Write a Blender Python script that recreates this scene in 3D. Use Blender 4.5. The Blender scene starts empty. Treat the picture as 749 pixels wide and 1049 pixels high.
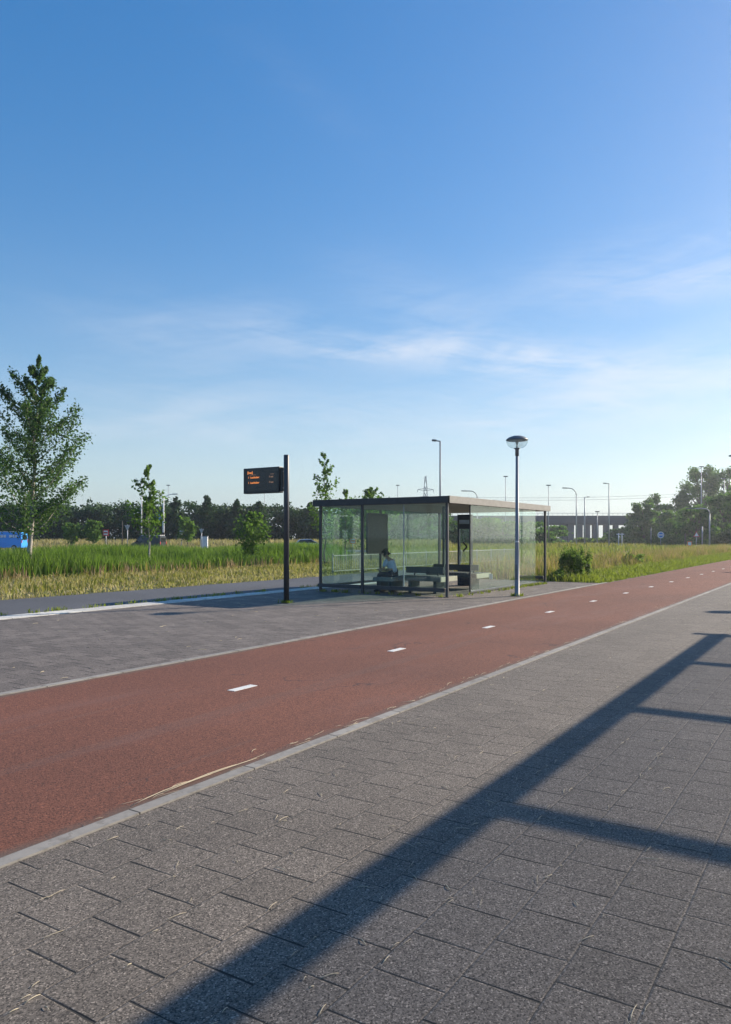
import bpy, bmesh, math, random
import numpy as np
from mathutils import Vector, Matrix

# World axes: +X runs along the cycle path (away), +Y to its left, Z up. Camera stands at the origin.
TH = math.radians(32.6)                 # camera looks this far left of the path direction
CT, ST = math.cos(TH), math.sin(TH)
F, CX, HY, EYE = 780.0, 374.5, 550.0, 1.6
VIEW = TH - math.pi / 2                 # z-rotation that turns local +Y to the camera's forward
SUN_AZ, SUN_EL = TH - math.radians(60), math.radians(24)
random.seed(5)
R = np.random.default_rng(11)
scn = bpy.context.scene
col = scn.collection
rad = math.radians

def c2w(X, Z): return (X * ST + Z * CT, -X * CT + Z * ST)
def at(u, Z): return c2w((u - CX) / F * Z, Z)
def zh(v, Z): return EYE + (HY - v) * Z / F

# ------------------------------------------------------------------ objects
def tag(o, label=None, cat=None, group=None, kind=None):
    if label: o['label'] = label
    if cat: o['category'] = cat
    if group: o['group'] = group
    if kind: o['kind'] = kind
    return o
def thing(name, label, cat, loc=(0, 0, 0), rz=0, group=None):
    o = bpy.data.objects.new(name, None); col.objects.link(o)
    o.location = loc if len(loc) == 3 else (loc[0], loc[1], GZ); o.rotation_euler = (0, 0, rz)
    o.empty_display_size = .2
    return tag(o, label, cat, group)
def link(name, me, mat, parent=None):
    o = bpy.data.objects.new(name, me); col.objects.link(o)
    if mat is not None: me.materials.append(mat)
    if parent: o.parent = parent
    return o
def copy_tree(o, parent=None):
    c = o.copy(); col.objects.link(c); c.parent = parent
    for ch in list(o.children): copy_tree(ch, c)
    return c
HAZE = .0005
GZ = -.13                                # level of the fields and the carriageway

class MB:
    def __init__(s): s.v = []; s.f = []; s.sm = []
    def add(s, vs, fs, smooth=False):
        b = len(s.v); s.v += [tuple(p) for p in vs]
        s.f += [tuple(i + b for i in f) for f in fs]; s.sm += [smooth] * len(fs)
        return s
    def box(s, x0, x1, y0, y1, z0, z1):
        vs = [(x, y, z) for z in (z0, z1) for y in (y0, y1) for x in (x0, x1)]
        return s.add(vs, [(0, 2, 3, 1), (4, 5, 7, 6), (0, 1, 5, 4), (2, 6, 7, 3), (0, 4, 6, 2), (1, 3, 7, 5)])
    def bar(s, a, b, w, h=None):
        h = h or w; a, b = Vector(a), Vector(b); d = (b - a).normalized()
        up = Vector((0, 0, 1)) if abs(d.z) < .95 else Vector((1, 0, 0))
        x = d.cross(up).normalized() * w / 2; y = x.cross(d).normalized() * h / 2
        vs = [p + i * x + j * y for p in (a, b) for i, j in ((-1, -1), (1, -1), (1, 1), (-1, 1))]
        return s.add(vs, [(0, 1, 2, 3), (7, 6, 5, 4), (0, 4, 5, 1), (1, 5, 6, 2), (2, 6, 7, 3), (3, 7, 4, 0)])
    def tube(s, pts, rs, n=8):
        pts = [Vector(p) for p in pts]; rs = rs if isinstance(rs, (list, tuple)) else [rs] * len(pts)
        vs = []; fs = []
        for i, p in enumerate(pts):
            d = (pts[min(i + 1, len(pts) - 1)] - pts[max(i - 1, 0)]).normalized()
            up = Vector((0, 1, 0)) if abs(d.y) < .9 else Vector((1, 0, 0))
            x = d.cross(up).normalized(); y = x.cross(d)
            for k in range(n):
                t = 2 * math.pi * k / n; vs.append(p + rs[i] * (math.cos(t) * x + math.sin(t) * y))
        for i in range(len(pts) - 1):
            for k in range(n):
                a, b = i * n + k, i * n + (k + 1) % n; fs.append((a, a + n, b + n, b))
        fs.append(tuple(range(n))); fs.append(tuple(reversed(range((len(pts) - 1) * n, len(pts) * n))))
        return s.add(vs, fs, True)
    def lathe(s, prof, n=24, c=(0, 0, 0), axis='z'):
        vs = []; fs = []
        for r, z in prof:
            for k in range(n):
                t = 2 * math.pi * k / n; p = (r * math.cos(t), r * math.sin(t), z)
                if axis == 'y': p = (p[0], p[2], p[1])
                vs.append((p[0] + c[0], p[1] + c[1], p[2] + c[2]))
        for i in range(len(prof) - 1):
            for k in range(n):
                a, b = i * n + k, i * n + (k + 1) % n; fs.append((a, b, b + n, a + n))
        return s.add(vs, fs, True)
    def prism(s, poly, y0, y1, inset=None):
        n = len(poly); ins = inset or [0] * n
        vs = [(x, y0 + i, z) for (x, z), i in zip(poly, ins)] + [(x, y1 - i, z) for (x, z), i in zip(poly, ins)]
        return s.add(vs, [tuple(range(n)), tuple(reversed(range(n, 2 * n)))] +
                     [((i + 1) % n, i, i + n, (i + 1) % n + n) for i in range(n)])
    def build(s, name, mat, parent=None, bevel=0, seg=2):
        me = bpy.data.meshes.new(name); me.from_pydata(s.v, [], s.f)
        me.polygons.foreach_set('use_smooth', s.sm); me.update()
        o = link(name, me, mat, parent)
        if bevel:
            m = o.modifiers.new('Bevel', 'BEVEL'); m.width = bevel; m.segments = seg; m.limit_method = 'ANGLE'
        return o

def npmesh(name, V, Q, mat, parent=None, smooth=False):
    me = bpy.data.meshes.new(name); V = np.asarray(V, np.float32).reshape(-1, 3); Q = np.asarray(Q, np.int32)
    m, k = Q.shape
    me.vertices.add(len(V)); me.vertices.foreach_set('co', V.ravel())
    me.loops.add(m * k); me.loops.foreach_set('vertex_index', Q.ravel())
    me.polygons.add(m); me.polygons.foreach_set('loop_start', np.arange(m, dtype=np.int32) * k)
    if smooth: me.polygons.foreach_set('use_smooth', np.ones(m, bool))
    me.update(calc_edges=True)
    return link(name, me, mat, parent)

# ------------------------------------------------------------------ materials
class NT:
    def __init__(s, name):
        s.m = bpy.data.materials.new(name); s.m.use_nodes = True; s.t = s.m.node_tree; s.t.nodes.clear()
        s.out = s.t.nodes.new('ShaderNodeOutputMaterial')
    def n(s, typ, props=None, **inp):
        nd = s.t.nodes.new('ShaderNode' + typ)
        for k, v in (props or {}).items(): setattr(nd, k, v)
        for k, v in inp.items(): s.set(nd, k, v)
        return nd
    def set(s, nd, k, v):
        sock = nd.inputs[int(k[1:])] if k[0] == '_' and k[1:].isdigit() else nd.inputs[k.replace('_', ' ')]
        if isinstance(v, bpy.types.NodeSocket): s.t.links.new(v, sock)
        elif isinstance(v, bpy.types.Node): s.t.links.new(v.outputs[0], sock)
        else: sock.default_value = v
    def math(s, op, a, b=0., clamp=False): return s.n('Math', {'operation': op, 'use_clamp': clamp}, _0=a, _1=b).outputs[0]
    def noise(s, vec, scale, detail=3., rough=.55):
        return s.n('TexNoise', Vector=vec, Scale=scale, Detail=detail, Roughness=rough).outputs[0]
    def ramp(s, fac, stops):
        r = s.n('ValToRGB', Fac=fac); el = r.color_ramp.elements
        while len(el) < len(stops): el.new(.5)
        for e, (p, c) in zip(el, stops): e.position = p; e.color = (*c, 1) if len(c) == 3 else c
        return r.outputs[0]
    def mix(s, fac, a, b, blend='MIX'):
        nd = s.n('Mix', {'data_type': 'RGBA', 'blend_type': blend})
        for i, v in ((0, fac), (6, a), (7, b)):
            if isinstance(v, (tuple, list)): v = (*v, 1) if len(v) == 3 else v
            s.set(nd, '_%d' % i, v)
        return nd.outputs[2]
    def bsdf(s, color, rough=.8, bump=None, bstr=.3, bdist=.005, **kw):
        b = s.n('BsdfPrincipled', Roughness=rough, **kw)
        s.set(b, 'Base_Color', (*color, 1) if isinstance(color, tuple) else color)
        if bump is not None: s.set(b, 'Normal', s.n('Bump', Height=bump, Strength=bstr, Distance=bdist).outputs[0])
        s.t.links.new(b.outputs[0], s.out.inputs[0]); return b
    def pos(s): return s.n('NewGeometry').outputs['Position']

def plain(name, c, rough=.6, metal=0., var=.18, scale=6.):
    t = NT(name); p = t.n('TexCoord').outputs['Object']
    n = t.noise(p, scale, 4.); k = t.ramp(n, [(.3, tuple(x * (1 - var) for x in c)), (.7, tuple(min(1, x * (1 + var)) for x in c))])
    t.bsdf(k, rough, Metallic=metal); return t.m

def leafmat(name, c0, c1, trans=.35):
    t = NT(name); r = t.n('NewGeometry').outputs['Random Per Island']
    k = t.ramp(r, [(0, c0), (1, c1)])
    d = t.n('BsdfPrincipled', Base_Color=k, Roughness=.55); d.inputs['Specular IOR Level'].default_value = .08
    k2 = t.mix(1., k, (1.5, 1.7, .75), 'MULTIPLY')
    tr = t.n('BsdfTranslucent', Color=k2)
    t.t.links.new(t.n('MixShader', _0=trans, _1=d, _2=tr).outputs[0], t.out.inputs[0]); return t.m

def paving(name, stone, gap, tile=.3, grit=150., lo=.35, hi=1.9, joint=.004, sand=(.16, .13, .09), tv=.16):
    t = NT(name); p = t.pos(); s = t.n('SeparateXYZ', Vector=p); x, y = s.outputs[0], s.outputs[1]
    wob = t.math('MULTIPLY', t.math('SUBTRACT', t.noise(p, 3., 2.), .5), .010)
    yy = t.math('DIVIDE', t.math('ADD', y, wob), tile); row = t.math('FLOOR', yy); fy = t.math('SUBTRACT', yy, row)
    odd = t.math('MODULO', t.math('ABSOLUTE', row), 2.)
    rj = t.n('TexWhiteNoise', {'noise_dimensions': '1D'}, W=row).outputs[0]
    xx = t.math('DIVIDE', t.math('ADD', t.math('ADD', x, wob), t.math('ADD', t.math('MULTIPLY', odd, tile / 2), t.math('MULTIPLY', rj, .03))), tile)
    ix = t.math('FLOOR', xx); fx = t.math('SUBTRACT', xx, ix)
    cell = t.n('CombineXYZ', X=ix, Y=row).outputs[0]
    wn = t.n('TexWhiteNoise', {'noise_dimensions': '2D'}, Vector=cell)
    ex = t.math('MULTIPLY', t.math('MINIMUM', fx, t.math('SUBTRACT', 1., fx)), tile)
    ey = t.math('MULTIPLY', t.math('MINIMUM', fy, t.math('SUBTRACT', 1., fy)), tile)
    jw = t.math('MULTIPLY', t.math('MAXIMUM', 0., t.math('SUBTRACT', t.math('MULTIPLY', t.noise(p, 4.5, 3.), 2.6), .75)), joint * 1.5)
    jx = t.math('LESS_THAN', ex, jw); jy = t.math('MULTIPLY', t.math('LESS_THAN', ey, t.math('MULTIPLY', jw, .4)), .6)  # cross joints drawn wider and darker for the shadow the low sun leaves there
    g = t.n('TexVoronoi', Vector=p, Scale=grit); gv = t.n('SeparateColor', Color=g.outputs['Color']).outputs[0]
    g2 = t.noise(p, grit * .7, 3., .7)
    gr = t.math('ADD', t.math('MULTIPLY', gv, .6), t.math('MULTIPLY', g2, .4))
    c = t.ramp(gr, [(.15, tuple(v * lo for v in stone)), (.5, stone), (.72, tuple(v * 1.25 for v in stone)), (.92, tuple(min(.8, v * hi) for v in stone))])
    tint = t.math('ADD', 1 - tv / 2, t.math('MULTIPLY', wn.outputs[0], tv))
    big = t.math('ADD', .68, t.math('MULTIPLY', t.noise(p, .8, 6., .65), .64))
    tb = t.math('MULTIPLY', tint, big)
    c = t.mix(1., c, t.n('CombineColor', Red=tb, Green=tb, Blue=tb).outputs[0], 'MULTIPLY')
    straw = t.math('GREATER_THAN', t.noise(p, 5., 3.), .6)
    jc = t.mix(straw, gap, sand)
    c = t.mix(jx, c, gap); c = t.mix(jy, c, jc)
    edge = t.math('MULTIPLY', t.math('MINIMUM', ex, ey), 120., True)
    h = t.math('ADD', t.math('MULTIPLY', edge, 1.), t.math('MULTIPLY', gr, .35))
    h = t.math('ADD', h, t.math('MULTIPLY', wn.outputs[0], .35))
    t.bsdf(c, .85, h, .55, .005); return t.m

def asphalt(name, c, lo=.45, hi=1.7, grit=130., stain=(.12, .11, .1), bstr=.5, edges=None):
    t = NT(name); p = t.pos()
    g = t.n('TexVoronoi', Vector=p, Scale=grit); gv = t.n('SeparateColor', Color=g.outputs['Color']).outputs[0]
    gr = t.math('ADD', t.math('MULTIPLY', gv, .6), t.math('MULTIPLY', t.noise(p, grit * .4, 3., .7), .4))
    k = t.ramp(gr, [(.15, tuple(v * lo for v in c)), (.5, c), (.75, tuple(v * 1.3 for v in c)), (.95, tuple(min(.8, v * hi) for v in c))])
    big = t.ramp(t.noise(p, .35, 6.), [(.3, (.84, .84, .84)), (.7, (1.15, 1.15, 1.15))])
    k = t.mix(1., k, big, 'MULTIPLY')
    lane = t.n('Mapping', Vector=p); lane.inputs['Scale'].default_value = (.05, 1.6, 1)
    k = t.mix(t.math('MULTIPLY', t.math('GREATER_THAN', t.noise(lane.outputs[0], 1., 5.), .62), .12), k, stain)
    if edges:
        y = t.n('SeparateXYZ', Vector=p).outputs[1]
        e = t.math('MINIMUM', t.math('SUBTRACT', y, edges[0]), t.math('SUBTRACT', edges[1], y))
        e = t.math('SUBTRACT', t.math('MULTIPLY', t.noise(p, 2.2, 6., .7), .24), e)
        k = t.mix(t.math('MULTIPLY', e, 9., True), k, (.125, .085, .064))
        w = t.n('Mapping', Vector=p); w.inputs['Scale'].default_value = (.22, .9, 1)
        f = t.n('MapRange', {'interpolation_type': 'SMOOTHSTEP'}, Value=t.noise(w.outputs[0], 1., 7., .65), _1=.5, _2=.72).outputs[0]
        k = t.mix(t.math('MULTIPLY', f, .42), k, (.20, .105, .085))
        v = t.n('TexVoronoi', {'feature': 'DISTANCE_TO_EDGE'}, Vector=t.n('VectorMath', {'operation': 'ADD'}, _0=p, _1=t.n('TexNoise', Vector=p, Scale=1.5, Detail=4.).outputs['Color']).outputs[0], Scale=.33).outputs[0]
        cr = t.math('MULTIPLY', t.math('LESS_THAN', v, .0035), t.math('GREATER_THAN', t.noise(p, .5, 2.), .54))
        k = t.mix(t.math('MULTIPLY', cr, .7), k, (.05, .03, .025))
    t.bsdf(k, .8, gr, bstr, .006); return t.m

def kerbmat(name, c, step, dirt):
    t = NT(name); p = t.pos(); x = t.n('SeparateXYZ', Vector=p).outputs[0]
    f = t.math('FRACT', t.math('DIVIDE', t.math('ADD', x, 20.), step)); e = t.math('MINIMUM', f, t.math('SUBTRACT', 1., f))
    k = t.ramp(t.noise(p, 11., 6., .7), [(.25, tuple(v * .6 for v in c)), (.5, c), (.75, tuple(v * 1.15 for v in c))])
    wn = t.n('TexWhiteNoise', {'noise_dimensions': '1D'}, W=t.math('FLOOR', t.math('DIVIDE', t.math('ADD', x, 20.), step))).outputs[0]
    g = t.math('ADD', .82, t.math('MULTIPLY', wn, .3)); k = t.mix(1., k, t.n('CombineColor', Red=g, Green=g, Blue=g).outputs[0], 'MULTIPLY')
    k = t.mix(t.math('MULTIPLY', t.math('GREATER_THAN', t.noise(p, 2.6, 6., .7), .57), .6), k, dirt)
    k = t.mix(t.math('LESS_THAN', e, .006 / step), k, (.03, .03, .028)); t.bsdf(k, .85, t.noise(p, 60., 4.), .3, .004); return t.m

def paintmat(name, c, under):
    t = NT(name); p = t.pos(); f = t.n('MapRange', Value=t.noise(p, 45., 6., .75), _1=.56, _2=.66).outputs[0]
    t.bsdf(t.mix(f, c, under), .75, t.noise(p, 90., 3.), .4, .003); return t.m

def glassmat(name, tint=(.90, .955, .93), film_glare=.045):
    t = NT(name); p = t.n('TexCoord').outputs['Object']
    mp = t.n('Mapping', Vector=p); mp.inputs['Scale'].default_value = (9, 9, .25)
    st = t.ramp(t.noise(mp.outputs[0], 1., 4., .6), [(.45, (0, 0, 0)), (.75, (1, 1, 1))])  # upright pale streaks: reflections and glass dirt painted as diffuse colour
    tr = t.n('BsdfTransparent', Color=(*tint, 1))
    gl = t.n('BsdfGlossy', Color=(.9, 1, .97, 1), Roughness=.03)
    df = t.n('BsdfDiffuse', Color=(.42, .66, .68, 1))
    fr = t.n('Fresnel', IOR=1.5)
    a = t.n('MixShader', _0=t.math('MULTIPLY', t.math('MULTIPLY', fr, 1.1, True), t.math('SUBTRACT', 1., t.n('NewGeometry').outputs['Backfacing'])), _1=tr, _2=gl)
    fac = t.math('ADD', film_glare * .6, t.math('MULTIPLY', st, film_glare * 1.6))
    t.t.links.new(t.n('MixShader', _0=fac, _1=a, _2=df).outputs[0], t.out.inputs[0]); return t.m

def emit(name, c, s):
    t = NT(name); e = t.n('Emission', Color=(*c, 1), Strength=s); t.t.links.new(e.outputs[0], t.out.inputs[0]); return t.m

def fieldmat():
    t = NT('field'); p = t.pos()
    k = t.ramp(t.noise(p, .12, 6.), [(.3, (.05, .075, .02)), (.5, (.10, .105, .03)), (.7, (.2, .16, .065))])
    k = t.mix(t.noise(p, 6., 4.), k, (.12, .11, .04)); t.bsdf(k, .95, t.noise(p, 9., 5.), .8, .1); return t.m

M = dict(
    near=paving('exposed_aggregate_tiles', (.142, .121, .100), (.014, .013, .012), grit=165., lo=.10, hi=4.2, joint=.0048, sand=(.12, .10, .08)),
    platform=paving('platform_tiles', (.146, .124, .108), (.03, .027, .025), grit=100., lo=.4, hi=2.2, joint=.0095, tv=.42),
    red=asphalt('red_asphalt', (.184, .066, .036), lo=.16, hi=3.0, grit=140., bstr=1., edges=(3.556, 7.218)),
    road=asphalt('grey_asphalt', (.085, .087, .095), grit=90., lo=.6, hi=1.5),
    field=fieldmat(),
    kerb=kerbmat('concrete_kerb', (.30, .28, .25), 1., (.19, .17, .145)),
    white_kerb=kerbmat('white_kerb', (.64, .62, .56), .8, (.40, .37, .31)),
    paint=paintmat('road_paint', (.72, .72, .68), (.2, .09, .07)),
    steel=plain('dark_steel', (.045, .048, .056), .45, .1),
    fascia=plain('roof_edge_shade', (.042, .043, .046), .55, .2),
    wood=plain('weathered_panel_lit', (.25, .245, .225), .75, 0, .1),
    soffit=plain('soffit', (.56, .51, .43), .8, 0, .06),
    glass=glassmat('shelter_glass', (.865, .945, .925), .016),
    canopy_glass=glassmat('tinted_glass', (.83, .83, .84), .02),
    bowl=glassmat('lamp_bowl', (.95, .97, .97), .14),
    lamp_grey=plain('lamp_paint', (.20, .225, .26), .5, 0, .08),
    lamp_dark=plain('lamp_cap', (.12, .135, .155), .5, .2),
    galv=plain('galvanised', (.36, .38, .40), .5, .35),
    white=plain('white_paint', (.76, .76, .75), .5, 0, .05),
    black=plain('black_paint', (.012, .012, .014), .5),
    board=plain('display_case', (.018, .019, .023), .4, .1),
    led=emit('orange_led', (1., .33, .10), .75),
    led_dim=emit('dim_led', (.8, .5, .36), .3),
    bench_top=plain('bench_slab', (.10, .10, .10), .7),
    sunlit_bench_end=plain('sunlit_bench_end', (.56, .47, .36), .7, 0, .08),
    panel=plain('panel_back', (.022, .034, .032), .5),
    rail=plain('fence_paint', (.25, .25, .21), .6, 0, .08),
    concrete=plain('viaduct_concrete', (.09, .095, .11), .9, 0, .15, .3),
    deck=plain('viaduct_deck', (.055, .066, .085), .9, 0, .15, .2),
    bluec=plain('van_blue', (.05, .34, .85), .35, 0, .05),
    silver=plain('car_silver', (.55, .58, .60), .3, .3, .05),
    darkcar=plain('car_dark', (.03, .04, .045), .3, .2, .05),
    carglass=plain('car_glass', (.015, .02, .025), .1, 0, .02),
    tyre=plain('tyre', (.015, .015, .015), .9), 
    signred=plain('sign_red', (.55, .03, .03), .5, 0, .05),
    signblue=plain('sign_blue', (.03, .17, .52), .5, 0, .05),
    orange=plain('sign_orange', (.85, .25, .06), .6, 0, .1),
    bark=plain('bark', (.34, .31, .27), .95, 0, .35, 14.),
    darkbark=plain('dark_bark', (.10, .085, .07), .95, 0, .3, 9.),
    birch=leafmat('poplar_leaf', (.046, .09, .038), (.10, .165, .064), .38),
    young=leafmat('young_leaf', (.06, .11, .03), (.13, .21, .055), .45),
    wood_leaf=leafmat('wood_leaf', (.02, .046, .016), (.055, .10, .036), .22),
    far_leaf=leafmat('far_leaf', (.045, .10, .032), (.12, .21, .065), .4),
    shrub=leafmat('shrub_leaf', (.08, .135, .04), (.19, .25, .085), .45),
    reed=leafmat('reed_blade', (.075, .125, .026), (.15, .22, .055), .45),
    dry=leafmat('dry_blade', (.25, .20, .10), (.50, .43, .26), .3),
    mixg=leafmat('mixed_blade', (.10, .125, .03), (.32, .27, .11), .35),
    green=leafmat('green_blade', (.12, .145, .03), (.23, .255, .065), .42),
    seed=leafmat('seed_head', (.26, .17, .12), (.42, .30, .20), .3),
    straw=plain('straw', (.52, .45, .32), .8),
    skin=plain('skin', (.42, .26, .19), .6, 0, .05), hair=plain('hair', (.02, .016, .012), .7),
    shirt=plain('shirt', (.50, .56, .68), .85, 0, .05), trousers=plain('trousers', (.02, .022, .03), .9),
    wire=plain('wire', (.22, .24, .27), .6),
)

# ------------------------------------------------------------------ setting
def sheet(name, x0, x1, y0, y1, z, mat, thick=.3):
    o = MB().box(x0, x1, y0, y1, z - thick, z).build(name, mat); return tag(o, kind='structure')
g = MB()
N = 64; ring = [(950 * math.cos(2 * math.pi * k / N), 950 * math.sin(2 * math.pi * k / N), GZ) for k in range(N)]
g.add(ring, [tuple(range(N))]); tag(g.build('ground', M['field']), kind='structure')
sheet('pavement', -12, 90, -30, 3.462, 0, M['near'])
sheet('kerb', -12, 90, 3.465, 3.556, .010, M['kerb'])
sheet('cycle_path', -12, 120, 3.559, 7.215, .002, M['red'])
sheet('path_edge', -12, 27, 7.218, 7.32, .012, M['kerb'])
sheet('platform', -12, 26.6, 7.323, 13.80, .004, M['platform'])
sheet('bus_kerb', -12, 26.6, 13.803, 14.38, .016, M['white_kerb'])
sheet('bus_lane', -40, 140, 14.383, 19.35, GZ + .02, M['road'], .2)
# soil of the verge beside the cycle path
sheet('verge', 26.603, 120, 7.218, 14.0, -.02, M['field'], .12)
for i in range(34):
    s = 6.08 - 3.23 * 3 + 3.23 * i
    b = MB().box(s - .18, s + .18, 5.38, 5.48, .0, .006).build('lane_dash', M['paint']); tag(b, kind='structure')
# far cross road and grassy bank (camera aligned in plan only because they happen to run across the view)
def vsheet(name, X0, X1, Z0, Z1, z, mat, thick=.2):
    o = MB().box(X0, X1, Z0, Z1, z - thick, z).build(name, mat); o.rotation_euler.z = VIEW; return tag(o, kind='structure')
vsheet('cross_road', -90, 13, 86, 100, GZ + .03, M['road'], .1)
def bank(name, X0, X1, Z0, Z1, hgt, seed):
    rr = np.random.default_rng(seed); nx, nz = 90, 9; V = []; Q = []
    for i in range(nx):
        x = X0 + (X1 - X0) * i / (nx - 1); hh = hgt * (.8 + .35 * rr.random()) * min(1, 6 * min(i, nx - 1 - i) / nx + .02)
        for j in range(nz):
            t = j / (nz - 1); V.append((x, Z0 + (Z1 - Z0) * t, GZ - .05 + hh * math.sin(math.pi * t) ** .7))
    for i in range(nx - 1):
        for j in range(nz - 1):
            a = i * nz + j; Q.append((a, a + nz, a + nz + 1, a + 1))
    o = npmesh(name, V, Q, M['field'], None, True); o.rotation_euler.z = VIEW; return tag(o, kind='structure')
bank('bank', -85, 14, 103, 118, 1.0, 1)
bank('embankment', -2, 30, 130, 165, 3.2, 2)
bank('viaduct_embankment', 80, 190, 170, 275, 8.5, 3)

# ------------------------------------------------------------------ grass and reeds
def blades(name, P, H, W, mat, lean=.35, parent=None, rng=R, wind=(0, 0)):
    n = len(P); a = rng.random(n) * 2 * np.pi
    d = np.stack([np.cos(a), np.sin(a), np.zeros(n)], 1); b = rng.random(n) * 2 * np.pi
    l = np.stack([np.cos(b), np.sin(b), np.zeros(n)], 1) * (lean * H * rng.random(n))[:, None] + np.array([wind[0], wind[1], 0]) * H[:, None]
    up = np.array([0, 0, 1.])
    w = W[:, None] * d / 2
    mid = P + l * .35 + up * (H * .6)[:, None]; tip = P + l + up * (H * (1 - .25 * lean))[:, None]
    V = np.stack([P - w, P + w, mid + w * .8, mid - w * .8, tip + w * .15, tip - w * .15], 1)
    i = np.arange(n)[:, None] * 6
    Q = np.concatenate([i + np.array([[0, 1, 2, 3]]), i + np.array([[3, 2, 4, 5]])], 1).reshape(-1, 4)
    return npmesh(name, V, Q, mat, parent)
def scatter(n, x0, x1, y0, y1, z, clump=0., pw=1.):
    p = np.stack([R.uniform(x0, x1, n), y0 + (y1 - y0) * R.random(n) ** pw, np.full(n, z)], 1)
    if clump:
        k = max(1, int(n / 14)); c = np.stack([R.uniform(x0, x1, k), y0 + (y1 - y0) * R.random(k) ** pw], 1)
        idx = R.integers(0, k, n); p[:, :2] = c[idx] + R.normal(0, clump, (n, 2))
        p[:, 1] = np.clip(p[:, 1], y0, y1 + .3)
    return p
def inview(p, m=.06):
    X = p[:, 0] * ST - p[:, 1] * CT; Z = p[:, 0] * CT + p[:, 1] * ST
    u = X / np.maximum(Z, .5)
    return p[(u > -.48 - .1) & (u < .48 + .1)]
def uof(p): return (p[:, 0] * ST - p[:, 1] * CT) / (p[:, 0] * CT + p[:, 1] * ST) * F + CX
def stuff(o): return tag(o, kind='stuff')

p = inview(scatter(70000, 4, 62, 27.3, 43, GZ, .45)); u = uof(p); p = p[u < 338 + R.normal(0, 9, len(p))]
front = np.clip((p[:, 1] - 27.3) / 2.6, 0, 1)
patch = .85 + .2 * np.sin(p[:, 0] * .55) * np.cos(p[:, 1] * .4 + p[:, 0] * .2)
stuff(blades('reeds', p, (1.05 + .45 * R.random(len(p))) * (.7 + .3 * front) * patch, .035 + .02 * R.random(len(p)), M['reed'], .4))
pf = inview(scatter(3000, 4, 62, 26.6, 28.4, GZ, .3)); pf = pf[uof(pf) < 345]
stuff(blades('dry_reeds', pf, .25 + .5 * R.random(len(pf)), .02 + .02 * R.random(len(pf)), M['seed'], .45))
pf = inview(scatter(5500, 4, 62, 21., 27.5, GZ, .35)); pf = pf[uof(pf) < 345]
stuff(blades('weed_tufts', pf, .12 + .28 * R.random(len(pf)), .02 + .025 * R.random(len(pf)), M['mixg'], .6))
p = inview(scatter(64000, 2, 75, 19.45, 28.6, GZ, .22)); u = uof(p)
keep = (u < 345) | (p[:, 1] > 20.2); p = p[keep]
far = np.clip((p[:, 1] - 19.4) / 9, 0, 1)
h = (.07 + .20 * R.random(len(p)) ** 1.5) * (.6 + .9 * far)
gsel = R.random(len(p)) < .34 + .4 * np.sin(p[:, 0] * .9 + p[:, 1] * .6) * np.cos(p[:, 1] * .8 - p[:, 0] * .35)
stuff(blades('dry_grass', p[~gsel], h[~gsel], .025 + .02 * R.random((~gsel).sum()), M['dry'], .8))
stuff(blades('verge_grass', p[gsel], h[gsel] * .9, .025 + .02 * R.random(gsel.sum()), M['mixg'], .7))
# verge beside the cycle path
p = scatter(26000, 26.5, 95, 7.30, 9.3, -.02, .16, 1.1); p = p[p[:, 0] > 26.5]
stuff(blades('path_grass', p, (.10 + .22 * R.random(len(p))) * np.clip(.5 + (p[:, 1] - 7.3) * .9, .4, 1.4), .02 + .015 * R.random(len(p)), M['green'], .8))
p = scatter(42000, 27.3, 95, 8.6, 14.0, -.02, .3)
hh = (.35 + .5 * R.random(len(p))) * np.clip(.35 + (p[:, 1] - 8.6) * .45, .35, 1.)
hh *= np.clip(.8 + .45 * np.sin(p[:, 0] * 1.1 + 2 * np.sin(p[:, 1] * .9)) * np.cos(p[:, 1] * 1.3), .4, 1.3)
k = np.clip(R.random(len(p)) + .25 * np.sin(p[:, 0] * .6 + p[:, 1] * .8), 0, .999); q = k < .5
stuff(blades('tall_grass', p[q], hh[q], .016 + .014 * R.random(q.sum()), M['mixg'], .5))
q2 = (k >= .5) & (k < .76)
stuff(blades('green_grass', p[q2], hh[q2] * .8, .02 + .02 * R.random(q2.sum()), M['green'], .6))
q3 = k >= .76
a = blades('seeding_grass', p[q3], hh[q3] * 1.15, .018 + .012 * R.random(q3.sum()), M['seed'], .35); stuff(a)
# meadow beyond the bus lane and the far banks
p = np.concatenate([scatter(30000, 48, 130, 19.6, 75, GZ, .6), scatter(9000, 95, 150, 7, 20, -.05, .6)]); u = uof(p); p = p[(u > 395) & (u < 800)]
q = R.random(len(p)) < .5
stuff(blades('meadow_grass', p[q], .35 + .5 * R.random(q.sum()), .04 + .04 * R.random(q.sum()), M['mixg'], .5))
stuff(blades('meadow_green', p[~q], .3 + .45 * R.random((~q).sum()), .05 + .04 * R.random((~q).sum()), M['green'], .5))
def vp(n, X0, X1, Z0, Z1, z):
    X = R.uniform(X0, X1, n); Z = R.uniform(Z0, Z1, n); return np.stack([X * ST + Z * CT, -X * CT + Z * ST, np.full(n, z)], 1)
p = vp(16000, -65, 12, 101, 117, GZ); Zc = p[:, 0] * CT + p[:, 1] * ST
p[:, 2] = GZ + np.clip(np.sin(np.pi * np.clip((Zc - 103) / 15, 0, 1)) ** .7, 0, 1) * .8
stuff(blades('bank_grass', p, .3 + .6 * R.random(len(p)), .07 + .06 * R.random(len(p)), M['dry'], .5))
p = vp(9000, -8, 40, 101, 135, GZ)
stuff(blades('rough_grass', p, .4 + .7 * R.random(len(p)), .08 + .07 * R.random(len(p)), M['mixg'], .5))
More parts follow.
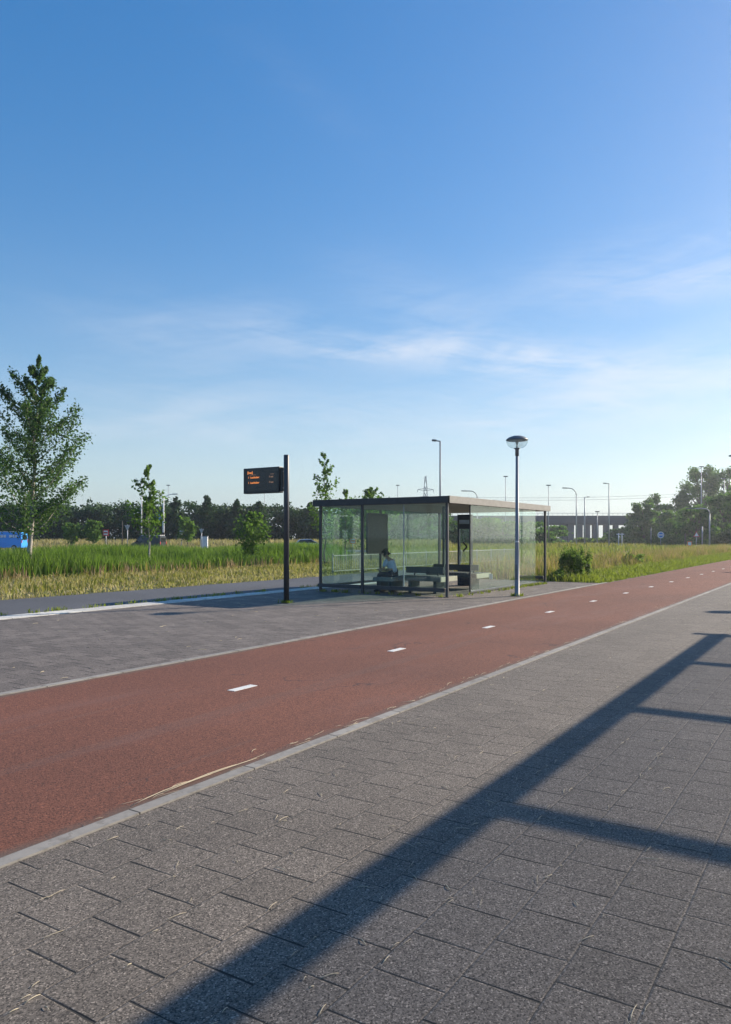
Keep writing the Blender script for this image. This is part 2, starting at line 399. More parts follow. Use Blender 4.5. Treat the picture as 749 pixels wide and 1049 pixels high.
# weeds in the kerb joints
p = np.concatenate([scatter(900, 2, 26, 14.34, 14.5, .01, .07), scatter(500, 18.0, 25.5, 8.75, 8.9, .004, .06), scatter(260, 18.0, 18.15, 9, 13.2, .004, .05),
                    scatter(160, 14.3, 14.55, 11.35, 11.62, .004, .05), scatter(120, 19.4, 19.6, 7.5, 7.7, .004, .05)])
stuff(blades('joint_weeds', p, .03 + .10 * R.random(len(p)), .012 + .01 * R.random(len(p)), M['green'], .9))
# straw litter on the paving
def litter():
    mb = MB()
    def sliver(x, y, L, a, w, z, bend=.5):
        n = 4; pts = []; k = random.uniform(-bend, bend)
        px, py = x, y
        for i in range(n + 1):
            aa = a + k * 2 * (i / n - .5); pts.append((px, py, z + .004 * math.sin(i / n * 3.1)))
            px += math.cos(aa) * L / n; py += math.sin(aa) * L / n
        mb.tube(pts, [w * .4, w, w, w, w * .3], 4)
    for i in range(1300):
        x = 1.5 + 24 * random.random() ** 1.6; y = random.uniform(-4, 3.5)
        j = random.random()
        if j < .45: y = round(y / .3) * .3 + random.uniform(-.02, .02); a = random.gauss(0, .25)
        else: a = random.uniform(0, 3.14)
        sliver(x, y, random.uniform(.02, .11), a, random.uniform(.0008, .0019), .003, .3)
    for i in range(110):
        x = random.uniform(3, 22); y = 3.56 + abs(random.gauss(0, .07))
        sliver(x, y, random.uniform(.05, .25), random.gauss(0, .2), random.uniform(.0008, .0018), .013 if y < 3.556 else .006)
    for i in range(140):
        x = random.uniform(3, 25); y = random.uniform(7.4, 13.6)
        sliver(x, y, random.uniform(.05, .14), random.uniform(0, 3.14), random.uniform(.002, .004), .007)
    for k in range(4): sliver(3.05 + .2 * k, 3.60 + .012 * k, .55, .06 - .03 * k, .0028, .008, .08)
    return mb
stuff(litter().build('straw_litter', M['straw']))

# ------------------------------------------------------------------ trees
def leafquads(C, size, rng):
    n = len(C); a = rng.normal(size=(n, 3)); a /= np.linalg.norm(a, axis=1)[:, None]
    b = np.cross(a, rng.normal(size=(n, 3))); b /= np.linalg.norm(b, axis=1)[:, None]
    s = (size * (.6 + .8 * rng.random(n)))[:, None]
    V = np.stack([C - a * s, C + b * s * .6, C + a * s, C - b * s * .6], 1)
    return V, np.arange(n * 4).reshape(-1, 4)
def tree(name, label, cat, loc, h, prof, nleaf, leaf, mat, bark, tr=.08, rise=1.0, nb=40, base=.25, seed=1, group=None, spread=.13, lean=0., sk=0.):
    """prof(t)=crown radius at t in 0..1 of the crown height; base = fraction of bare stem; rise = how steeply limbs climb"""
    rg = np.random.default_rng(seed); T = thing(name, label, cat, loc, rg.random() * 0 + VIEW, group)
    mb = MB(); k = 8
    stem = [(lean * h * (i / k) + .02 * h * (rg.random() - .5) * (i > 0), .02 * h * (rg.random() - .5) * (i > 0), h * .97 * i / k) for i in range(k + 1)]
    mb.tube(stem, [tr * (1 - .93 * i / k) for i in range(k + 1)], 7)
    C = []; per = max(4, nleaf // nb)
    for b in range(nb):
        t = (b + rg.random()) / nb; z0 = h * (base + (1 - base) * t * .96); r = prof(t) * (.65 + .5 * rg.random())
        i = min(k - 1, int(z0 / (h * .97) * k)); f = z0 / (h * .97) * k - i
        o = np.array(stem[i]) * (1 - f) + np.array(stem[i + 1]) * f
        a = b * 2.4 + rg.random(); d = np.array([math.cos(a) + sk, math.sin(a), 0]); climb = rise * (.6 + .6 * rg.random())
        pts = [o + d * r * s + np.array([0, 0, climb * r * (s ** 1.3)]) + rg.normal(0, .04 * r, 3) * (s > 0) for s in (0, .35, .7, 1.)]
        for q in pts: q[2] = min(q[2], h)
        mb.tube(pts, [tr * .3 * (1 - .6 * t), tr * .2 * (1 - .6 * t), tr * .12, tr * .05], 5)
        m = int(per * (.5 + r / max(.01, prof(.4)) * .6)); s = rg.random(m) ** .65
        P = np.array(pts); x = s * 3; j = np.minimum(x.astype(int), 2); ff = (x - j)[:, None]
        c = P[j] * (1 - ff) + P[j + 1] * ff
        cl = rg.normal(0, 1, (m, 3)); c = c + cl * (spread * r * (.35 + .8 * (1 - abs(s - .6))))[:, None] + np.array([0, 0, -.02 * h]) * rg.random((m, 1))
        C.append(c)
    C = np.concatenate(C); C = C[(C[:, 2] > base * h * .8)]
    mb.build('trunk', bark, T)
    V, Q = leafquads(C, np.full(len(C), leaf), rg); npmesh('crown', V, Q, mat, T); return T
def lumpy(C0, rads, n, rg):
    idx = rg.integers(0, len(C0), n); d = rg.normal(size=(n, 3)); d /= np.linalg.norm(d, axis=1)[:, None]
    return C0[idx] + d * (rads[idx] * ((.25 + .85 * rg.random(n) ** .5) * (1 + .28 * rg.normal(size=n)))[:, None])
def bigtree(label, loc, h, w, n, leaf, mat, seed, group, cat='tree', name='broadleaf_tree', low=.1):
    rg = np.random.default_rng(seed); T = thing(name, label, cat, loc, VIEW, group); mb = MB()
    mb.tube([(0, 0, 0), (.02 * w, 0, h * .3), (-.02 * w, .1, h * .6), (0, 0, h * .85)], [h * .03, h * .022, h * .014, h * .004], 7)
    nl = 46; z = h * (low + (.92 - low) * rg.random(nl)); t = (z / h - low) / (1 - low)
    rr = w / 2 * np.sqrt(np.clip(1 - (2 * t - .75) ** 2 / 1.9, .05, 1)) * (.3 + .55 * rg.random(nl)); a = rg.random(nl) * 6.28
    C0 = np.stack([rr * np.cos(a), rr * np.sin(a), z], 1); rd = np.stack([w * (.07 + .09 * rg.random(nl))] * 2 + [h * (.04 + .05 * rg.random(nl))], 1)
    for c in C0[::2]: mb.tube([(0, 0, c[2] * .6), tuple(c * np.array([.6, .6, .85])), tuple(c)], [h * .012, h * .006, h * .002], 5)
    mb.build('trunk', M['darkbark'], T)
    C = lumpy(C0, rd, n, rg); C[:, 2] = np.minimum(C[:, 2], h); V, Q = leafquads(C, np.full(n, leaf), rg); npmesh('crown', V, Q, mat, T); return T

Zt = 33.
def poplar(t): return 2.75 * (1 - t) ** .85 * (.75 + .25 * min(1, t * 4)) + .30
tree('poplar_tree', 'tall leafy poplar with pale trunk rising out of the reeds at left', 'tree', at(31, Zt), zh(366, Zt) - GZ, poplar, 21000, .06, M['birch'], M['bark'], .12, 1.05, 50, .17, 4, spread=.085, lean=.03)
Zt = 38.5
tree('young_tree', 'thin young tree with a forked sparse crown standing in the reeds', 'tree', at(152, Zt), zh(476, Zt) - GZ, lambda t: .95 * (1 - t) ** 1.2 + .2, 1500, .085, M['young'], M['bark'], .06, 1.5, 17, .26, 9, spread=.14)
Zt = 44.
tree('columnar_tree', 'dense column of leaves on a short tree left of the sign pole', 'tree', at(259, Zt), zh(524, Zt) - GZ, lambda t: .7 * math.sin(math.pi * min(1, t * .85 + .15)) + .2, 2300, .085, M['young'], M['darkbark'], .06, .7, 26, .15, 12, spread=.2)
Zt = 44.
tree('slender_tree', 'slender young tree topping out above the shelter roof at its left end', 'tree', at(333, Zt), zh(462, Zt) - GZ, lambda t: .95 * (1 - t) ** .8 + .16, 1500, .08, M['young'], M['darkbark'], .06, 1.5, 26, .18, 21, spread=.15)
Zt = 52.
tree('slender_tree', 'small bright tree whose two tips just clear the middle of the shelter roof', 'tree', at(380, Zt), zh(498, Zt) - GZ, lambda t: 1.9 * (1 - t) ** 1.1 + .18, 2400, .10, M['young'], M['darkbark'], .07, 1.2, 30, .2, 31, spread=.16)
Zt = 50.
tree('slender_tree', 'thin tree with one leafy twig above the roof between the two others', 'tree', at(354, Zt), zh(498, Zt) - GZ, lambda t: 1.0 * (1 - t) ** 1.1 + .12, 1000, .09, M['young'], M['darkbark'], .05, 1.3, 20, .25, 33, spread=.15)
for (u, v, lab, sd) in ((73, 536, 'first of two small round saplings before the dark wood, nearer the poplar', 41), (95, 533, 'second small round sapling before the dark wood, beside the red and white sign', 42), (192, 530, 'slim sapling standing right of the white traffic bollard', 43)):
    Zt = 88.
    tree('sapling', lab, 'tree', at(u, Zt), zh(v, Zt) - GZ, lambda t: .85 * math.sin(math.pi * min(1, t * .8 + .2)) + .2, 1100, .16, M['young'], M['darkbark'], .06, .8, 18, .3, sd, 'saplings before the dark wood', spread=.2)

# the far-off wood on the left reads as one dark mass
def woodland():
    rg = np.random.default_rng(77); C = []
    for Xc in np.arange(-78, 13, 2.0):
        for row in range(2):
            Zc = 122 + row * 6 + rg.random() * 4; u = CX + F * Xc / Zc
            top = 513 + 7 * rg.random() + (6 * np.clip((u - 230) / 110, 0, 1)) - row * 2; H = zh(top, Zc)
            nl = 16; z = H * (.06 + .86 * rg.random(nl)); a = rg.random(nl) * 6.28; rr = 1.9 * rg.random(nl)
            c0 = np.stack([Xc + rr * np.cos(a), Zc + rr * np.sin(a), z], 1)
            C.append(lumpy(c0, np.stack([.7 + .8 * rg.random(nl)] * 2 + [.5 + .5 * rg.random(nl)], 1), 1900 if row == 0 else 900, rg))
    C = np.concatenate(C); V, Q = leafquads(C, np.full(len(C), .24), rg)
    o = npmesh('woodland', V, Q, M['wood_leaf']); o.rotation_euler.z = VIEW; stuff(o)
woodland()
for i, (u, v, lab) in enumerate(((181, 508, 'pointed tree tip above the wood near the traffic mast'), (212, 506, 'pointed tree tip above the wood midway to the sign'), (243, 511, 'pointed tree tip above the wood left of the display board'), (266, 513, 'pointed tree tip above the wood under the display board'), (318, 514, 'bushy tree top above the wood just left of the shelter'))):
    tree('wood_tree', lab, 'tree', at(u, 119), zh(v, 119) - GZ, lambda t: 1.7 * (1 - t) ** .8 + .15, 1300, .28, M['wood_leaf'], M['darkbark'], .15, .9, 24, .2, 60 + i, 'trees standing out above the wood', spread=.2)
# trees and bushes behind the shelter and on the right
LST = [(345, 528, 122, 7), (372, 520, 124, 7), (398, 520, 126, 6.5), (421, 530, 122, 5), (440, 524, 126, 6), (466, 533, 122, 6), (492, 530, 124, 6), (516, 533, 122, 6), (541, 534, 128, 6), (562, 538.5, 150, 5.5)]
NM = ['behind the left shelter post', 'behind the route panel', 'right of the route panel', 'low behind the seated person', 'below the lattice pylon', 'behind the right front corner post', 'behind the open bay of the shelter', 'behind the round lamp pole', 'behind the far end of the shelter', 'beside the viaduct columns']
for i, ((u, v, Z, w), nm) in enumerate(zip(LST, NM)):
    bigtree('hazy green tree seen ' + nm, at(u, Z), zh(v, Z) - GZ, w * 1.7, 4200, .27, M['far_leaf'], 100 + i, 'trees behind the shelter')
RT = [(659, 511, 150, 5.5, 'low rounded tree at the end of the viaduct deck'), (674, 506, 165, 8, 'dark rounded tree right of the viaduct deck'), (692, 522, 140, 8, 'lighter tree in front of the tall dark ones, above the blue sign'),
      (720, 474, 175, 11, 'tallest dark tree with a broad top at right'), (746, 477, 170, 9, 'tall dark tree cut by the right edge of the view'), (742, 505, 130, 8, 'broad tree below the tall ones at the right edge'),
      (704, 500, 168, 6, 'narrow gappy tree left of the tallest tree'), (713, 517, 120, 6, 'pale green tree behind the arched road lamp'), (768, 500, 120, 8, 'tree mostly beyond the right edge of the view'),
      (655, 533, 160, 8, 'bush on the slope under the end of the viaduct'), (638, 541, 165, 8, 'lowest bush at the foot of the viaduct slope'), (676, 535, 150, 9, 'bush behind the blue round sign'), (700, 533, 135, 8, 'bush behind the brown post'), (727, 532, 128, 8, 'bush behind the arched lamp post'), (750, 533, 125, 8, 'bush at the right edge under the trees')]
for i, (u, v, Z, w, lab) in enumerate(RT):
    bigtree(lab, at(u, Z), zh(v, Z) - GZ, w * 1.1, 9000 if v < 515 else 5000, .25, M['far_leaf'], 200 + i, 'trees by the viaduct', low=.06 if v < 530 else .0)
for i, (u, w, Z) in enumerate(((622, 7, 150), (600, 7, 155), (645, 7, 148))):
    bigtree(['clipped hedge piece left of the pale posts', 'clipped hedge piece before the viaduct columns', 'clipped hedge piece right of the pale posts'][i], at(u, Z), zh(551, Z) - GZ, w, 1500, .28, M['shrub'], 300 + i, 'hedge before the viaduct', 'hedge', 'hedge', 0.)
def shrub(name, label, u, Z, h, w, n, leaf, seed, z=-.02):
    rg = np.random.default_rng(seed); x, y = at(u, Z); T = thing(name, label, 'shrub', (x, y, z), VIEW); mb = MB(); nl = 34
    a = rg.random(nl) * 6.28; rr = w / 2 * .75 * rg.random(nl) ** .5; zz = h * (.1 + .85 * rg.random(nl) ** .8 * (1 - (rr / w * 2) ** 2 * .5))
    C0 = np.stack([rr * np.cos(a), rr * np.sin(a), zz], 1)
    for c in C0: mb.tube([(0, 0, 0), tuple(c * .6), tuple(c)], [.012, .008, .003], 4)
    mb.build('stems', M['darkbark'], T)
    C = lumpy(C0, np.stack([w * (.05 + .07 * rg.random(nl))] * 2 + [h * (.12 + .12 * rg.random(nl))], 1), n, rg); C[:, 2] = np.abs(C[:, 2])
    V, Q = leafquads(C, np.full(n, leaf), rg); npmesh('foliage', V, Q, M['shrub'], T)
shrub('leafy_shrub', 'rounded leafy shrub on the verge at the end of the shelter', 589, 28.6, 1.25, 1.4, 6500, .034, 1)
shrub('leafy_shrub', 'low dark shrub in the tall grass of the verge', 648, 40, .75, 1.5, 2000, .06, 2)
shrub('leafy_shrub', 'small weed clump at the foot of the far shelter post', 571, 27.6, .4, .6, 900, .035, 3)

# ------------------------------------------------------------------ bus shelter
SX0, SX1, SY0, SY1 = 18.05, 25.72, 8.95, 13.15
sh = thing('bus_shelter', 'flat roofed glass bus shelter with dark steel posts on the platform', 'bus shelter', (SX0, SY0, .004))
L, Wd = SX1 - SX0, SY1 - SY0
roof = MB().box(-.02, L + .15, .0, Wd + .14, 2.50, 2.655).build('roof', M['soffit'], sh)
f = MB().box(-.06, -.023, -.06, Wd + .20, 2.49, 2.675).box(-.02, L + .19, Wd + .143, Wd + .2, 2.49, 2.675)
f.build('shaded_roof_edge', M['fascia'], roof, .004)  # edges turned from the sun, their shade put into the dark colour
MB().box(-.06, L + .19, -.063, -.003, 2.49, 2.68).box(L + .153, L + .19, 0, Wd + .14, 2.49, 2.675).build('sunlit_wooden_edge', M['wood'], roof, .004)  # edges turned to the sun, painted paler for its light
MB().box(-.02, L + .15, 0, Wd + .14, 2.658, 2.672).build('roof_sheet', M['lamp_dark'], roof)
mb = MB()
for i in range(9): mb.box(.3 + i * .82, .33 + i * .82, .05, Wd + .1, 2.485, 2.499)
mb.build('soffit_joints', M['wood'], roof)
for (x, y) in ((.04, .06), (.04, 2.72), (.04, Wd - .02), (L - .04, .06), (L - .04, Wd - .02), (3.4, Wd - .02), (2.3, 1.3)):
    b = MB().box(x - .035, x + .035, y - .035, y + .035, 0.012, 2.497).build('post', M['steel'], sh, .006)
    MB().box(x - .08, x + .08, y - .08, y + .08, 0, .012).build('foot_plate', M['steel'], b)
for a, b in ((.12, 2.66), (2.78, Wd + .06)): MB().box(.0, .075, a, b, .13, .235).build('bottom_rail', M['steel'], sh, .006)
MB().box(L - .08, L - .0, .12, 1.0, .13, .235).build('bottom_rail', M['steel'], sh, .006)
MB().box(.2, L - .2, Wd - .06, Wd + .02, .13, .20).build('bottom_rail', M['steel'], sh, .006)
def pane(x0, x1, y0, y1, z0=.24, z1=2.48): MB().box(x0, x1, y0, y1, z0, z1).build('glass_pane', M['glass'], sh)
pane(.03, .042, .11, 1.36); pane(.03, .042, 1.385, 2.67); pane(.03, .042, 2.77, Wd - .08)
for a, b in ((1.42, 2.7), (2.72, 4.0), (4.02, 5.3), (5.32, 6.6)): pane(a, b, .03, .042, .10, 2.48)
for a, b in ((.1, 1.7), (1.72, 3.34), (3.46, 5.2), (5.22, L - .1)): pane(a, b, Wd - .03, Wd - .018, .21)
MB().box(1.40, 1.418, .015, .055, .0, 2.49).build('glass_edge_trim', M['steel'], sh)
MB().box(.02, .05, 1.362, 1.383, .24, 2.48).build('glass_edge_trim', M['galv'], sh)
MB().box(1.43, 6.6, .01, .06, .06, .098).build('pane_channel', M['lamp_dark'], sh)
MB().box(3.0, 3.012, .045, .15, .35, .5).build('sticker', M['white'], sh)
# pieces standing in the shelter, each a thing of its own
x0, y0 = SX0, SY0
t = thing('route_panel', 'dark back of a framed route map hung on the rear glass of the shelter', 'panel', (20.43, 13.02, 1.08))
MB().box(0, 1.22, -.03, .03, 0, 1.26).build('panel', M['panel'], t, .01)
MB().box(-.025, 1.245, -.05, -.033, -.025, .0).box(-.025, 1.245, -.05, -.033, 1.26, 1.285).box(-.025, 0, -.05, -.033, 0, 1.26).box(1.22, 1.245, -.05, -.033, 0, 1.26).build('frame', M['steel'], t)
t = thing('totem', 'dark blue information totem with an arrow seen through the open bay', 'totem', (22.9, 10.75, .004))
MB().box(-.06, .06, -.25, -.19, 0, 2.33).box(-.06, .06, .19, .25, 0, 2.33).box(-.06, .06, -.187, .187, .52, .58).box(-.06, .06, -.187, .187, 1.86, 2.02).box(-.06, .06, -.187, .187, 2.16, 2.33).box(-.055, .055, -.187, .187, 0, .50).build('frame', plain('totem_blue', (.012, .02, .05), .4), t, .006)
MB().box(-.055, .055, -.187, .187, 2.025, 2.155).build('header_strip', plain('header', (.36, .45, .62), .5), t)
MB().box(-.008, .008, -.187, .187, .585, 1.855).build('glass_window', M['glass'], t)
MB().bar((-.02, .06, 1.42), (-.02, -.08, 1.27), .02, .05).bar((-.02, -.08, 1.272), (-.02, .06, 1.12), .02, .05).build('arrow', M['black'], t)
def bench(label, x, y, lx, ly, back, group='benches in the shelter'):
    t = thing('bench', label, 'bench', (x, y, .004), 0, group)
    MB().box(0, lx, .003, ly, .36, .475).build('seat', M['bench_top'], t, .01)
    MB().box(-.01, lx + .01, -.03, 0, .345, .485).build('sunlit_end', M['sunlit_bench_end'], t, .006)  # end face given a pale colour for the sunlight falling on it
    mb = MB()
    for k in range(int(ly / .09)): mb.box(.02, lx - .02, .04 + k * .09, .09 + k * .09, .477, .492)
    mb.build('slats', M['bench_top'], t)
    for yy in (.25, ly - .3): MB().box(lx * .25, lx * .75, yy, yy + .1, 0, .357).build('leg', M['steel'], t)
    if back:
        MB().box(lx / 2 - .025, lx / 2 + .025, .15, ly, .56, .74).build('backrest', M['steel'], t, .01)
        for yy in (.3, ly - .3): MB().box(lx / 2 - .02, lx / 2 + .02, yy, yy + .04, .493, .557).build('backrest_support', M['steel'], t)
bench('slatted bench with sunlit end painted pale just behind the front corner post', 18.75, 9.55, 1.0, 1.35, True)
bench('slatted bench with sunlit end painted pale behind the side glass', 21.0, 9.5, 1.05, 1.7, True)
t = thing('bench', 'low grey bench under the seated person', 'bench', (18.55, 11.0, .004), 0, 'benches in the shelter')
MB().box(0, 1.0, 0, .62, .33, .44).build('seat', plain('grey_bench', (.2, .21, .21), .8), t, .012)
for yy in (.1, .44): MB().box(.15, .85, yy, yy + .08, 0, .328).build('leg', M['steel'], t)

# ------------------------------------------------------------------ seated person
def skin(name, pts, edges, mat, parent, sub=2):
    me = bpy.data.meshes.new(name); me.from_pydata([p[:3] for p in pts], edges, []); o = link(name, me, mat, parent)
    m = o.modifiers.new('Skin', 'SKIN'); me.skin_vertices or None
    if not me.skin_vertices: bpy.context.view_layer.objects.active = o
    lay = me.skin_vertices[0].data if me.skin_vertices else None
    if lay is None:
        a = me.attributes; raise RuntimeError('no skin layer')
    for i, p in enumerate(pts):
        r = p[3]; lay[i].radius = (r, r) if not isinstance(r, tuple) else r; lay[i].use_root = (i == 0)
    m.use_smooth_shade = True
    s = o.modifiers.new('Sub', 'SUBSURF'); s.levels = s.render_levels = sub; return o
def person():
    P = thing('person', 'person in a pale blue shirt and dark trousers sitting hunched on the bench', 'person', (18.98, 11.16, .444), math.pi / 2)
    # local x forward, y left, z up from the seat
    pts = [(0, 0, .10, .12)]; E = []
    def ch(start, lst):
        p = start
        for q in lst: pts.append(q); E.append((p, len(pts) - 1)); p = len(pts) - 1
        return p
    chest = ch(0, [(.05, 0, .24, .12), (.11, 0, .38, .13), (.17, 0, .48, .10)])
    neck = ch(chest, [(.215, 0, .54, .055), (.25, 0, .585, .055)])
    head = ch(neck, [(.285, 0, .625, .075), (.315, 0, .675, .088), (.32, 0, .72, .068)])
    hands = []
    for s in (1, -1):
        sh = ch(chest - 1 + 1, [(.16, .15 * s, .46, .058), (.20, .20 * s, .36, .046), (.24, .21 * s, .22, .04)])
        wr = ch(sh, [(.34, .13 * s, .18, .032), (.43, .06 * s, .20, .026)]); pm = ch(wr, [(.475, .045 * s, .205, (.022, .034))])
        for k in range(4):
            o = -.024 + .016 * k; l = (.85, 1, .95, .75)[k]
            ch(pm, [(.51, .045 * s + o * .9, .21, .0095), (.51 + .035 * l, .045 * s + o, .20, .0085), (.51 + .05 * l, .045 * s + o, .178, .0075)])
        ch(pm, [(.475, .02 * s, .225, .010), (.50, .008 * s, .232, .009)])
        kn = ch(0, [(.06, .09 * s, .085, .085), (.25, .11 * s, .085, .072), (.44, .12 * s, .065, .057)])
        ch(kn, [(.46, .12 * s, -.14, .05), (.43, .12 * s, -.33, .037), (.44, .12 * s, -.405, .036), (.53, .125 * s, -.415, .032), (.59, .13 * s, -.42, .024)])
    b = skin('body', pts, E, M['skin'], P)
    pts = [(0, 0, .10, .132)]; E = []
    c = ch(0, [(.05, 0, .24, .134), (.11, 0, .38, .144), (.165, 0, .475, .112)])
    for s in (1, -1): ch(c, [(.16, .15 * s, .46, .07), (.20, .20 * s, .36, .06), (.225, .207 * s, .28, .055)])
    skin('shirt', pts, E, M['shirt'], b)
    pts = [(0, 0, .085, .13)]; E = []
    for s in (1, -1):
        k = ch(0, [(.06, .09 * s, .085, .095), (.25, .11 * s, .085, .082), (.44, .12 * s, .065, .067)]); ch(k, [(.46, .12 * s, -.14, .06), (.43, .12 * s, -.36, .052)])
    skin('trousers', pts, E, M['trousers'], b)
    for s in (1, -1): skin('shoe', [(.42, .12 * s, -.395, .045), (.52, .125 * s, -.405, .042), (.61, .13 * s, -.412, .03)], [(0, 1), (1, 2)], M['black'], b)
    skin('hair', [(.275, 0, .70, .088), (.305, 0, .735, .082), (.245, 0, .655, .06)], [(0, 1), (0, 2)], M['hair'], b)
    for s in (1, -1): MB().lathe([(0, -.012), (.010, -.006), (.012, 0), (.010, .006), (0, .012)], 8, (.392, .03 * s, .668)).build('eye', M['black'], b)
    skin('nose', [(.39, 0, .665, .01), (.412, 0, .638, .014)], [(0, 1)], M['skin'], b)
    MB().tube([(.378, -.022, .612), (.388, 0, .610), (.378, .022, .612)], .006, 6).build('mouth', plain('lips', (.3, .12, .1), .6), b)
    for s in (1, -1): skin('ear', [(.305, .088 * s, .665, (.02, .008)), (.298, .093 * s, .69, (.018, .008))], [(0, 1)], M['skin'], b)
try: person()
except RuntimeError as e: print('PERSON', e)

# ------------------------------------------------------------------ display pole
PX, PY = 14.43, 11.49
t = thing('display_pole', 'dark square pole carrying the bus departure display', 'sign pole', (PX, PY, .004))
MB().lathe([(0, .014), (.066, .014), (.066, 3.565), (.06, 3.572), (0, 3.572)], 20).build('pole', M['steel'], t)
MB().box(-.13, .13, -.15, .15, 0, .014).build('base_plate', M['steel'], t)
for z in (3.16, 2.76): MB().box(-.03, .03, .078, .20, z, z + .04).build('bracket', M['galv'], t)
MB().box(-.045, .045, .08, .15, 2.70, 3.27).build('back_box', M['board'], t)
d = thing('departure_display', 'dark electronic departure board with orange letters on the sign pole', 'display', (PX, PY + .16, 2.67))
MB().box(-.08, .08, .0, 1.14, 0, .63).build('case', M['board'], d, .012)
MB().box(-.085, -.082, .04, 1.02, .06, .59).build('screen', plain('screen', (.012, .014, .02), .25), d)
def text(s, size, y, z, mat):
    c = bpy.data.curves.new('display_text', 'FONT'); c.body = s; c.size = size; c.extrude = .0015
    o = bpy.data.objects.new('tmp', c); col.objects.link(o); bpy.context.view_layer.update()
    me = bpy.data.meshes.new_from_object(o.evaluated_get(bpy.context.evaluated_depsgraph_get())); bpy.data.objects.remove(o)
    me.materials.clear(); q = link('display_text', me, mat, d); q.location = (-.089, y, z); q.rotation_euler = (rad(90), 0, rad(-90)); return q
text('[bus]', .085, 1.0, .49, M['led'])
text('1  Laadttaber', .068, .98, .375, M['led']); text('1  Laadttaber', .068, .98, .245, M['led'])
text('7 min', .06, .31, .375, M['led_dim']); text('7 min', .06, .31, .245, M['led_dim'])
for a, b in ((.73, .93), (.16, .27)): MB().box(-.0885, -.0865, a, b, .455, .461).build('display_line', M['led_dim'], d)

# ------------------------------------------------------------------ round lamp by the path (+ others of its row outside the view)
def lamp_post(label, loc):
    t = thing('path_lamp', label, 'street lamp', loc, 0, 'round headed lamps along the cycle path')
    MB().lathe([(.085, 0), (.085, .02), (.064, .03), (.06, 1.2), (.054, 1.25), (.037, 3.78), (.0, 3.78)], 16).build('pole', M['lamp_grey'], t)
    MB().lathe([(.0, 3.781), (.05, 3.781), (.05, 3.95), (.095, 3.99), (.0, 3.99)], 16).build('collar', M['lamp_dark'], t)
    hd = MB().lathe([(.285, 4.195), (.298, 4.205), (.28, 4.235), (.22, 4.28), (.12, 4.315), (.0, 4.325)], 28).build('lamp_cap', M['lamp_dark'], t)
    MB().lathe([(.0, 4.194), (.27, 4.194), (.275, 4.187), (.12, 4.18), (.0, 4.18)], 24).build('reflector', M['galv'], hd)
    MB().lathe([(.286, 4.192), (.279, 4.13), (.24, 4.05), (.17, 4.0), (.1, 3.991)], 28).build('lamp_bowl', M['bowl'], t)
    MB().lathe([(.0, 3.992), (.03, 3.992), (.02, 4.06), (.05, 4.176), (0, 4.176)], 12).build('lamp_bulb', M['white'], t)
    MB().box(-.066, -.056, -.03, .03, .45, .85).build('access_door', M['lamp_dark'], t, .003)
    MB().lathe([(.0545, 1.45), (.0545, 1.49)], 16).build('number_band', M['white'], t)
    return t
lamp = lamp_post('round headed path lamp on a grey pole in front of the shelter', (19.5, 7.62, .004))
for loc, lab in (((26.1, -2.0, 0), 'round headed path lamp nearer the canopy outside the right edge'), ((46, .3, 0), 'round headed path lamp farther along outside the right edge')):
    c = copy_tree(lamp); c.location = loc; c['label'] = lab

# ------------------------------------------------------------------ canopy outside the view on the right: its frame casts the long shadow
t = thing('canopy', 'steel framed canopy with tinted roof panes right of the camera', 'canopy', (0, 0, 0))
x0, x1 = -4., 18.8
MB().box(x0, x1, -.91, -.79, 2.52, 2.70).build('front_beam', M['steel'], t, .004)
MB().box(x0, x1, -4.0, -3.88, 2.52, 2.70).build('rear_beam', M['steel'], t, .004)
for i in range(8):
    x = 18.75 - 3.1 * i
    MB().box(x - .06, x + .06, -3.877, -.913, 2.585, 2.675).build('cross_beam', M['steel'], t)
    MB().box(x - .05, x + .05, -3.99, -3.89, 0.001, 2.517).build('post', M['steel'], t)
    if i < 7: MB().box(x - 3.03, x - .07, -3.87, -.92, 2.62, 2.632).build('roof_pane', M['canopy_glass'], t)
MB().box(18.62, 18.78, -.787, -.45, 2.56, 2.60).build('end_bracket', M['steel'], t)

# ------------------------------------------------------------------ fence behind the bus lane
xa, xb = 29.0, 52.0
t = thing('railing_fence', 'low pale railing fence with upright bars behind the bus lane', 'fence', (xa, 20.3, GZ))
MB().bar((0, 0, .86), (xb - xa, 0, .86), .05, .05).bar((0, 0, .14), (xb - xa, 0, .14), .04, .04).build('rail', M['rail'], t)
mb = MB(); n = 150
for i in range(1, n): mb.box((xb - xa) * i / n - .011, (xb - xa) * i / n + .011, -.011, .011, .162, .834)
mb.build('bars', M['rail'], t)
for i in range(11):
    x = (xb - xa) * i / 10; MB().box(x - .03, x + .03, .028, .088, 0, .95).build('fence_post', M['rail'], t)

